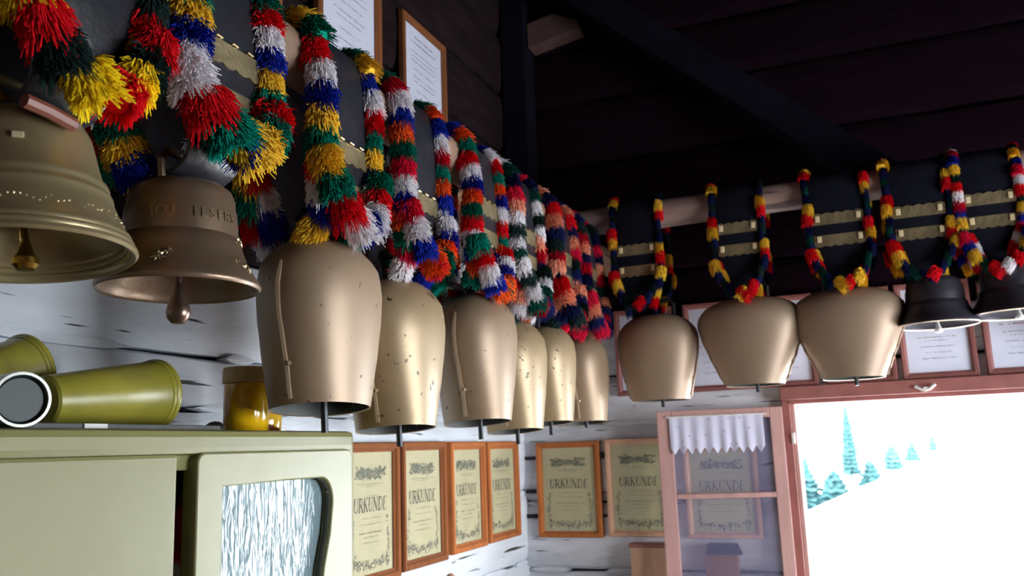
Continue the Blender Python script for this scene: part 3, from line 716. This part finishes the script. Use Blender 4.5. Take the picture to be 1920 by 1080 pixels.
def print_mesh(style, w_, h_, seed):
    rnd = random.Random(seed); b = MB(); y = -.0006
    def quad(x, z, sx, sz, a=0, mi=0):
        c, s = math.cos(a), math.sin(a); P = [(-sx, -sz*.3), (0, -sz), (sx, -sz*.2), (sx*.9, sz*.4), (0, sz), (-sx*.9, sz*.3)]
        b.add([(x+px*c-pz*s, y-rnd.uniform(0, .0002), z+px*s+pz*c) for px, pz in P], [tuple(range(6))], mi)
    def line(z, half, hh, mi=1, x0=0, slope=0):
        x = -half
        while x < half:
            ww = rnd.uniform(.0015, .0045)
            if rnd.random() < .84: quad(x+ww/2+x0, z+rnd.uniform(-.0004, .0004)+slope*x, ww/2, hh*rnd.uniform(.5, 1), 0, mi)
            x += ww+.0008
    if style == 'urkunde':
        for k in range(150):                       # the vignette at the head
            x = rnd.gauss(0, .42); z = rnd.gauss(0, .4)
            if abs(x) > 1: continue
            z -= .45*(1-x*x)*.5
            quad(x*w_*.33, h_*.335+z*.016, rnd.uniform(.001, .006), rnd.uniform(.0008, .004), rnd.uniform(-1, 1), 0 if rnd.random() < .65 else 1)
        for s in (-1, 1):
            for k in range(34): quad(s*w_*rnd.uniform(.14, .34), h_*.335+rnd.uniform(-.016, .012), rnd.uniform(.002, .006), rnd.uniform(.001, .004), rnd.uniform(-1, 1), 0)
        line(h_*.235, w_*.30, .0018); line(h_*.215, w_*.16, .0018)
        line(h_*.135, w_*.16, .0014)
        for z, hf, m_ in ((-.045, .2, 1), (-.095, .22, 1), (-.165, .26, 0), (-.2, .16, 1), (-.245, .2, 1)): line(h_*z, w_*hf, .0019, m_)
        for s in (-1, 1):                          # wreath up both sides and along the foot
            for k in range(60):
                q = rnd.random(); quad(s*(w_*(.40-.05*abs(q-.45))+rnd.gauss(0, .0035)), h_*(-.46+.42*q), rnd.uniform(.0015, .004), rnd.uniform(.0008, .002), rnd.uniform(-1.6, 1.6), 0 if rnd.random() < .5 else 1)
        for k in range(130):
            x = rnd.uniform(-.42, .42); quad(x*w_, h_*(-.43+.16*abs(x)**1.5)+rnd.gauss(0, .006), rnd.uniform(.0015, .005), rnd.uniform(.001, .003), rnd.uniform(-1.6, 1.6), 0 if rnd.random() < .45 else 1)
    elif style == 'letter':
        for k, (z, hf) in enumerate([(.40, .25), (.34, .32), (.24, .34), (.19, .30), (.14, .34), (.06, .26), (-.02, .30), (-.07, .26), (-.16, .20), (-.24, .3), (-.32, .18)]):
            line(h_*z, w_*hf, .0022 if k > 1 else .0036, 2)
    elif style == 'club':
        for s in (-1, 1):
            for k in range(26): quad(s*w_*.24+rnd.gauss(0, .008), h_*.34+rnd.gauss(0, .005), .004, .0022, rnd.uniform(-.5, .5), 2)
        line(h_*.10, w_*.22, .002, 1); line(h_*.0, w_*.34, .0032, 3)
        for z, hf in ((-.09, .3), (-.13, .18), (-.2, .28), (-.27, .2), (-.34, .26)): line(h_*z, w_*hf, .0018, 2 if z < -.1 else 1)
    me = b.mesh('print', [M['ink'], M['ink_soft'], M['ink_blue'], M['ink_red']]); return me
PRINT = {}
def diploma(loc, rotz, fw_, fh_, style, fmat, pmat, label, group, bar=.022, dep=.018, tilt=0, roll_=0, text=True, lean=0):
    root = tag(empty('framed_diploma', loc), label, 'diploma', group)
    root.rotation_euler = (Matrix.Rotation(rotz, 4, 'Z') @ Matrix.Rotation(tilt, 4, 'X') @ Matrix.Rotation(roll_, 4, 'Y')).to_euler()
    hw, hh = fw_/2, fh_/2
    for k, (cx, cz, ln, vert) in enumerate([(-hw+bar/2, 0, fh_, 1), (hw-bar/2, 0, fh_, 1), (0, hh-bar/2, fw_, 0), (0, -hh+bar/2, fw_, 0)]):
        # mitred moulding: a bevelled profile swept along one side
        prof = [(0, 0), (0, -dep*.75), (.15*bar, -dep), (.6*bar, -dep*.95), (.82*bar, -dep*.62), (bar, -dep*.55), (bar, 0)]
        rings = []
        for e in (-1, 1):
            ring = []
            for q, yy in prof:
                inset = ln/2-q
                if vert: s = -1 if cx < 0 else 1; ring.append((s*(hw-q), yy, e*(hh-q)))
                else: s = -1 if cz < 0 else 1; ring.append((e*(hw-q), yy, s*(hh-q)))
            rings.append(ring)
        fb = MB(); fb.rings(rings, True, True, True); fb.build('frame_bar', fmat, root)
    pw, ph = fw_-2*bar, fh_-2*bar
    p = MB(); p.box(-pw/2-.004, pw/2+.004, -.006, -.003, -ph/2-.004, ph/2+.004); po = p.build('sheet', pmat, root)
    key = (style, round(pw, 2), round(ph, 2))
    if key not in PRINT: PRINT[key] = print_mesh(style, pw, ph, len(PRINT)+3)
    tag(link('print', PRINT[key], po, (0, -.0064, 0)), kind='stuff')
    if style == 'urkunde' and text:
        k = pw*.72/.135
        link('lettering', URK, po, mtx=Matrix.Translation((0, -.0068, ph*.065)) @ Matrix.Rotation(PI/2, 4, 'X') @ Matrix.Diagonal((k, k*1.1, 1, 1)))
    g = MB(); g.box(-pw/2, pw/2, -.0105, -.0085, -ph/2, ph/2); g.build('glass', M['pane'], root)
    return root
GD = 'framed diplomas on the left wall'
R90 = PI/2
FL = [(1.913, -.139, .257, .338, 'brown', 'diploma with brown frame beside the cream cupboard, partly hidden by it'),
      (2.185, -.135, .257, .331, 'brown', 'second diploma right of the cupboard, dark brown frame'),
      (2.471, -.132, .247, .321, 'oak', 'third diploma right of the cupboard, bright orange wood frame'),
      (2.747, -.131, .262, .317, 'oak', 'fourth diploma from the cupboard, close to the room corner')]
for i, (y, z, w_, h_, m, lb) in enumerate(FL):
    diploma((W+.006, y, z), R90, w_, h_, 'urkunde', M[m], M['paper'], lb, GD, bar=.024, dep=.02)
GX = 'framed diplomas on the far wall'
for x, z, w_, h_, m, lb, rl in [(-1.004, -.144, .234, .328, 'oak', 'orange framed diploma on the far wall nearest the corner', .004),
                               (-.753, -.141, .224, .328, 'pale', 'pale framed diploma left of the open window sash', .004),
                               (-.474, -.160, .240, .300, 'pale', 'diploma seen through the glass of the open sash', 0)]:
    diploma((x, D-.004, z), 0, w_, h_, 'urkunde', M[m], M['paper'], lb, GX, bar=.021 if m != 'pale' else .019, roll_=rl)
GU = 'framed certificates high on the left wall'
diploma((W+.006, 1.367, 1.137), R90, .323, .39, 'letter', M['brown'], M['paper_w'], 'high certificate mostly out of the photo, between second and third collar', GU, bar=.028)
diploma((W+.006, 1.823, 1.137), R90, .304, .41, 'letter', M['brown'], M['paper_w'], 'high brown framed certificate cut by the top photo edge', GU, bar=.028)
diploma((W+.006, 2.238, 1.112), R90, .282, .343, 'letter', M['brown'], M['paper_w'], 'high brown framed certificate whose top corners are both visible', GU, bar=.021)
GW = 'framed certificates in the row above the window'
for x, lb in [(-.700, 'certificate above the diplomas, half behind the first far wall bell'),
              (-.455, 'certificate between the first two far wall bells'),
              (-.247, 'certificate above window corner, between second and third far wall bells'),
              (-.013, 'certificate directly behind the wide shouldered bell'),
              (.214, 'certificate under the dark bell over the window middle'),
              (.448, 'certificate above the window at the right photo edge')]:
    diploma((x, D-.008, .318), 0, .212, .300, 'club', M['redwood'], M['paper_w'], lb, GW, bar=.019, text=False)

# ------------------------------------------------------------------ open casement with lace valance
SL, SR = Vector((-.655, 2.893)), Vector((-.262, 2.966))
dv = SR-SL; SA = math.atan2(dv.y, dv.x); SWid = dv.length
sash = tag(empty('window_sash', (SL.x, SL.y, -.40), SA), 'open pinkish wooden casement sash swung back beside the bright window', 'window sash')
ST, SBm = .505, -.40
def sp(name, m, x0, x1, z0, z1, y0=-.013, y1=.013, bev=.003, par=sash):
    bb = MB(); bb.box(x0, x1, y0, y1, z0, z1, bev); return bb.build(name, m, par)
sp('stile', M['sashwood'], 0, .048, SBm, ST); sp('stile', M['sashwood'], SWid-.040, SWid, SBm, ST)
sp('rail', M['sashwood'], .048, SWid-.040, ST-.032, ST); sp('rail', M['sashwood'], .048, SWid-.040, SBm, SBm+.05)
sp('muntin', M['sashwood'], .048, SWid-.040, .222, .238)
sp('glass', M['sashpane'], .048, SWid-.040, .238, ST-.032, -.002, .002, 0); sp('glass', M['sashpane'], .048, SWid-.040, SBm+.05, .222, -.002, .002, 0)
vm = MB(); rows = 8; cols = 150; v0, v1 = .040, SWid-.062; zt_ = ST-.022; vs = []
for layer in (0, 1):
    for j in range(rows+1):
        for i in range(cols+1):
            u = i/cols; x = v0+(v1-v0)*u; zz = abs(((u*11) % 1)*2-1)
            drop = .098+.022*(1-zz) if True else 0
            t = j/rows
            yy = -.0185-.0035*math.sin(u*46+.6*math.sin(u*9))*(.3+.7*t)-layer*.0006
            vs.append((x, yy, zt_-drop*t))
nper = (rows+1)*(cols+1); fs = []
for layer in (0, 1):
    for j in range(rows):
        for i in range(cols):
            a = layer*nper+j*(cols+1)+i; fs.append((a, a+1, a+cols+2, a+cols+1))
vm.add(vs, fs)
vo = vm.build('lace_valance', M['lace'], None, True); vo.location = (SL.x, SL.y, -.40); vo.rotation_euler = (0, 0, SA)
tag(vo, 'white lace valance with zigzag hem across the open sash', 'curtain')
rd = MB(); rd.tube([(.03, -.0165, zt_+.002), (SWid-.05, -.0165, zt_+.002)], .003, 8); rd.build('rod', M['metalwhite'], vo, True)

# ------------------------------------------------------------------ small things on the far wall
b = MB(); x0, x1, z1 = -.784, -.664, -.322
bx = tag(empty('wall_box', (-.724, D-.03, -.72)), 'pale wooden wall box hung under the pale framed diploma', 'box')
def bp(name, m, *a, bev=.003):
    q = MB(); q.box(*a, bev); return q.build(name, m, bx)
bp('front_board', M['boardwood'], -.060, .060, -.028, -.016, 0, .385); bp('side_board', M['boardwood'], -.060, -.048, -.016, .028, 0, .385)
bp('side_board', M['boardwood'], .048, .060, -.016, .028, 0, .385); bp('lid', M['redwood'], -.066, .064, -.032, .028, .385, .397); bp('bottom_board', M['boardwood'], -.06, .06, -.028, .028, -.012, 0)
hs = tag(empty('small_box', (-.49, D-.026, -.455)), 'little brown box with overhanging dark lid behind the sash glass', 'box')
q = MB(); q.box(-.052, .052, -.02, .022, 0, .105, .003); q.build('body', M['brown'], hs)
q = MB(); q.add([(-.044, -.026, .098), (.066, -.026, .098), (.066, .024, .098), (-.044, .024, .098), (-.040, -.024, .130), (.050, -.024, .130), (.050, .022, .130), (-.040, .022, .130)],
      [(0,1,2,3), (4,7,6,5), (0,4,5,1), (1,5,6,2), (2,6,7,3), (3,7,4,0)]); q.build('lid', M['dark_beam'], hs)
sh = MB(); sh.box(-1.16, -.79, D-.14, D-.002, -.475, -.452, .003)
tag(sh.build('wall_shelf', M['dark_beam']), 'dark narrow shelf along the foot of the far wall corner', 'shelf')
sh = MB(); sh.box(-.62, -.27, D-.06, D-.002, -.475, -.456, .003)
tag(sh.build('wall_shelf', M['dark_beam']), 'short dark ledge behind the sash carrying the little brown box', 'shelf')
pg = MB(); pg.lathe([(0, 0), (.016, 0), (.013, .06), (.012, .11), (.014, .14), (.0145, .155), (.012, .166), (.006, .171), (0, .172)], 18)
pg.build_ = None
po = link('wooden_peg', pg.mesh('wooden_peg', M['boardwood'], True, .8), None, (W+.06, 2.25, -.50))
tag(po, 'rounded pale wooden peg top under the third lower diploma', 'peg')
pk = MB(); pk.box(W, W+.10, 2.0, 2.6, -.53, -.50, .004)
tag(pk.build('peg_board', M['boardwood']), 'wooden ledge on the left wall holding the peg', 'shelf')

# ------------------------------------------------------------------ cream cupboard
CX0, CX1, CY0, CY1, CZ0, CZ1 = W+.008, -.85, -.25, 1.350, FLOOR, .042
cup = tag(empty('cupboard', ((CX0+CX1)/2, .55, FLOOR)), 'cream painted cupboard with one plain and one glazed door', 'cupboard')
ox, oy, oz = (CX0+CX1)/2, .55, FLOOR
def cp(name, m, x0, x1, y0, y1, z0, z1, bev=.003, par=None):
    q = MB(); q.box(x0-ox, x1-ox, y0-oy, y1-oy, z0-oz, z1-oz, bev); return q.build(name, m, par or cup)
cp('top_board', M['cream'], CX0, CX1+.002, CY0, CY1, CZ1-.034, CZ1, .010)
cp('side_panel', M['cream'], CX0, CX1-.004, CY1-.018, CY1-.001, CZ0, CZ1-.03); cp('side_panel', M['cream'], CX0, CX1-.004, CY0, CY0+.018, CZ0, CZ1-.03)
cp('back_panel', M['interior'], CX0, CX0+.01, CY0+.018, CY1-.018, CZ0+.02, CZ1-.04); cp('bottom_board', M['interior'], CX0+.01, CX1-.02, CY0+.018, CY1-.018, CZ0, CZ0+.03)
cp('shelf', M['interior'], CX0+.011, CX1-.09, CY0+.02, CY1-.02, -.42, -.40)
cp('face_stile', M['cream'], CX1-.022, CX1, CY1-.020, CY1+.001, CZ0, CZ1-.012, .006)
cp('face_rail', M['cream'], CX1-.022, CX1-.012, CY0+.018, CY1-.02, -.012, CZ1-.032)
cp('plain_door', M['cream'], CX1-.018, CX1+.003, CY0+.005, .919, CZ0+.05, .010, .005)
# glazed door: a slab with a curved opening
def outline(y0, y1, z0, z1, r, n=6):
    pts = []
    for cy, cz, a0 in ((y1-r, z1-r, 0), (y0+r, z1-r, PI/2), (y0+r, z0+r, PI), (y1-r, z0+r, 3*PI/2)):
        for k in range(n+1): a = a0+PI/2*k/n; pts.append((cy+r*math.cos(a), cz+r*math.sin(a)))
    return pts
gy0, gy1, gz0, gz1 = .957, 1.334, -1.42, .008
def hole_pts():
    P = []
    # right edge from foot to shoulder, S-curved, then rounded top right corner, straight top, left edge
    for k in range(25):
        q = k/24; z = -1.30+q*(1.30-.075); d = (-.06-z)
        y = 1.262+.020*math.exp(-((d-.03)/.055)**2)-.016*math.exp(-((d-.20)/.10)**2)
        P.append((y, z))
    y_, z_ = P[-1]
    for k in range(1, 9): a = PI/2*k/8; P.append((y_-.034+.034*math.cos(a), z_+.043*math.sin(a)))
    P += [(1.15, -.032), (1.004, -.034), (1.003, -.3), (1.003, -.7), (1.003, -1.3)]
    return P
cu = bpy.data.curves.new('door', 'CURVE'); cu.dimensions = '2D'; cu.fill_mode = 'BOTH'; cu.extrude = .0105; cu.bevel_depth = .0025; cu.bevel_resolution = 1
for pts in (outline(gy0, gy1, gz0, gz1, .012), hole_pts()):
    s = cu.splines.new('POLY'); s.points.add(len(pts)-1); s.use_cyclic_u = True
    for p, (y, z) in zip(s.points, pts): p.co = (y, z, 0, 1)
to = bpy.data.objects.new('t', cu); C.objects.link(to)
me = bpy.data.meshes.new_from_object(to.evaluated_get(bpy.context.evaluated_depsgraph_get())); bpy.data.objects.remove(to)
me.materials.clear(); me.materials.append(M['cream_worn'])
me.transform(Matrix(((0, 0, 1, CX1-.008-ox), (1, 0, 0, -oy), (0, 1, 0, -oz), (0, 0, 0, 1)))); me.update()
gd = link('glazed_door', me, cup)
hp = hole_pts(); e = MB(); vs = []; m_ = len(hp)
for x in (CX1-.020, CX1-.0005): vs += [(x-ox, y-oy+(.0006 if False else 0), z-oz) for y, z in hp]
rb = MB(); rb.tube([(CX1-.006-ox, y+.0005-oy, z-oz) for y, z in hp[:33]], .0055, 8); rb.build('rebate_seal', M['dark_edge'], gd, True)
q = MB(); q.box(CX1-.020-ox, CX1-.015-ox, .985-oy, 1.30-oy, -1.32-oz, -.022-oz); q.build('rippled_glass', M['ripple'], gd)
# tufted garland kept inside, seen through the gap between the doors
gt = tag(empty('stored_garland', (-.912, .990, .0)), 'red, white and green tufted garland seen in the cupboard door gap', 'garland')
for k, c in enumerate(['dark', 'crimson', 'red', 'white', 'white', 'bottle', 'teal', 'red', 'crimson', 'white', 'bottle']):
    me = TUFT[c][k % 3]; link('tuft', me, gt, mtx=Matrix.Translation((0, 0, -.008-k*.042)) @ Matrix.Diagonal((.9, .9, 1.2, 1)))

# ------------------------------------------------------------------ added table whose white cloth bounces window light up to the bells (out of view)
tb = tag(empty('bounce_table', (.45, 2.3, FLOOR)), 'added table with white cloth bouncing light below the open window', 'table')
q = MB(); q.box(-.62, .62, -.42, .42, .72, .75, .004); q.build('table_top', M['boardwood'], tb)
for sx in (-.56, .56):
    for sy in (-.36, .36):
        q = MB(); q.box(sx-.03, sx+.03, sy-.03, sy+.03, 0, .72, .004); q.build('leg', M['boardwood'], tb)
tcl = MB(); nx_, ny_ = 40, 28; vs = []
for i in range(nx_+1):
    for k in range(ny_+1):
        x = -.76+1.52*i/nx_; y = -.56+1.12*k/ny_; ox_ = max(0, abs(x)-.63); oy_ = max(0, abs(y)-.43); dd = max(ox_, oy_)
        xx = max(-.63, min(.63, x))+math.copysign(.012*math.sin(y*40)*min(1, ox_*12), x)*(1 if ox_ else 0); yy = max(-.43, min(.43, y))+math.copysign(.012*math.sin(x*40)*min(1, oy_*12), y)*(1 if oy_ else 0)
        vs.append((xx, yy, .7525-dd))
tcl.add(vs, [(i*(ny_+1)+k, (i+1)*(ny_+1)+k, (i+1)*(ny_+1)+k+1, i*(ny_+1)+k+1) for i in range(nx_) for k in range(ny_)])
tag(tcl.build('bounce_tablecloth', M['cloth'], None, True, loc=(.45, 2.3, FLOOR)), 'added white cloth bouncing light up below the open window', 'bounce_tablecloth')

# ------------------------------------------------------------------ things on the cupboard
ZT = CZ1
mt = MB(); mt.box(-1.02, -.885, .70, 1.045, ZT, ZT+.008, .002)
mo = tag(mt.build('dark_mat', M['tray']), 'dark grey flat tray under the olive plastic cup', 'tray')
q = MB(); q.box(-.8845, -.883, .80, .835, ZT+.002, ZT+.0075); q.build('sticker', M['whitelabel'], mo)
def cup_obj(r0, r1, L, label, loc, mtx, group='olive plastic cups'):
    o = tag(empty('plastic_cup', loc), label, 'cup', group)
    prof = [(0, 0), (r0*.9, 0), (r0, .003), (r0+(r1-r0)*.5, L*.5), (r1*.985, L*.92), (r1*1.02, L*.93), (r1*1.03, L*.97), (r1*1.0, L), (r1*.93, L), (r1*.9, L*.92), (r0+(r1-r0)*.45-.002, L*.45), (r0*.9, .006), (0, .006)]
    q = MB(); q.lathe(prof, 40, mtx); q.build('wall', M['olive'], o, True)
    ring = MB(); ring.lathe([(r1*1.03, L*.955), (r1*1.05, L*.962), (r1*1.05, L*.995), (r1*1.03, L*1.003), (r1*.94, L*1.003)], 40, mtx); ring.build('rim', M['olive'], o, True)
    return o
ax = Matrix.Rotation(-PI/2+.16, 4, 'X')       # lying: the axis runs along +y, mouth a little raised
cup_obj(.033, .049, .185, 'olive yellow plastic cup lying on its side, mouth to the right', (-.985, .825, ZT+.0415), Matrix.Rotation(-.06, 4, 'Z') @ Matrix.Rotation(-PI/2+.087, 4, 'X'))
cup_obj(.036, .046, .16, 'olive yellow plastic cup tilted behind the round dark-ended tin', (-1.085, .735, ZT+.040), Matrix.Rotation(-PI/2+.36, 4, 'X'))
tn = tag(empty('round_tin', (-.905, .714, ZT+.032)), 'round silvery tin lying on its side, dark end facing the room', 'tin')
mx = Matrix.Rotation(-.35, 4, 'Z') @ Matrix.Rotation(PI/2, 4, 'Y')
q = MB(); q.lathe([(.025, -.05), (.0315, -.05), (.0315, .035), (.0305, .040), (.0275, .040), (.0268, .028), (.025, .024)], 40, mx); q.build('shell', M['silver'], tn, True)
q = MB(); q.lathe([(0, -.048), (.026, -.048), (.026, .031), (.024, .034), (0, .034)], 40, mx); q.build('end_disc', M['darkcap'], tn, True)
kb = MB(); kb.lathe([(.0155, 0), (.0155, .006), (.013, .012), (.008, .0155), (0, .017)], 24)
tag(kb.build('black_ball', M['black'], loc=(-.93, 1.085, ZT), smooth=True), 'small black ball between olive cup and amber jar', 'ball')
jr = tag(empty('amber_jar', (-.95, 1.182, ZT)), 'plain amber yellow jar with cream lid on the cupboard', 'jar', 'amber jars')
q = MB(); q.lathe([(0, 0), (.033, 0), (.036, .004), (.036, .076), (.034, .083), (.033, .086), (0, .086)], 40); q.build('body', M['amber'], jr, True)
q = MB(); q.lathe([(.035, .080), (.0385, .081), (.0385, .100), (.037, .106), (.035, .107), (.0, .104)], 40); q.build('lid', M['creamlid'], jr, True)
jr = tag(empty('amber_jar', (-1.0, 1.287, ZT)), 'brown patterned amber jar half hidden behind the biggest hammered bell', 'jar', 'amber jars')
q = MB(); q.lathe([(0, 0), (.030, 0), (.034, .006), (.035, .03), (.031, .042), (.033, .055), (.026, .075), (.022, .082), (0, .082)], 40); q.build('body', M['amber_pat'], jr, True)
q = MB(); q.lathe([(.022, .08), (.026, .081), (.026, .092), (.014, .096), (0, .097)], 32); q.build('lid', M['brown'], jr, True)
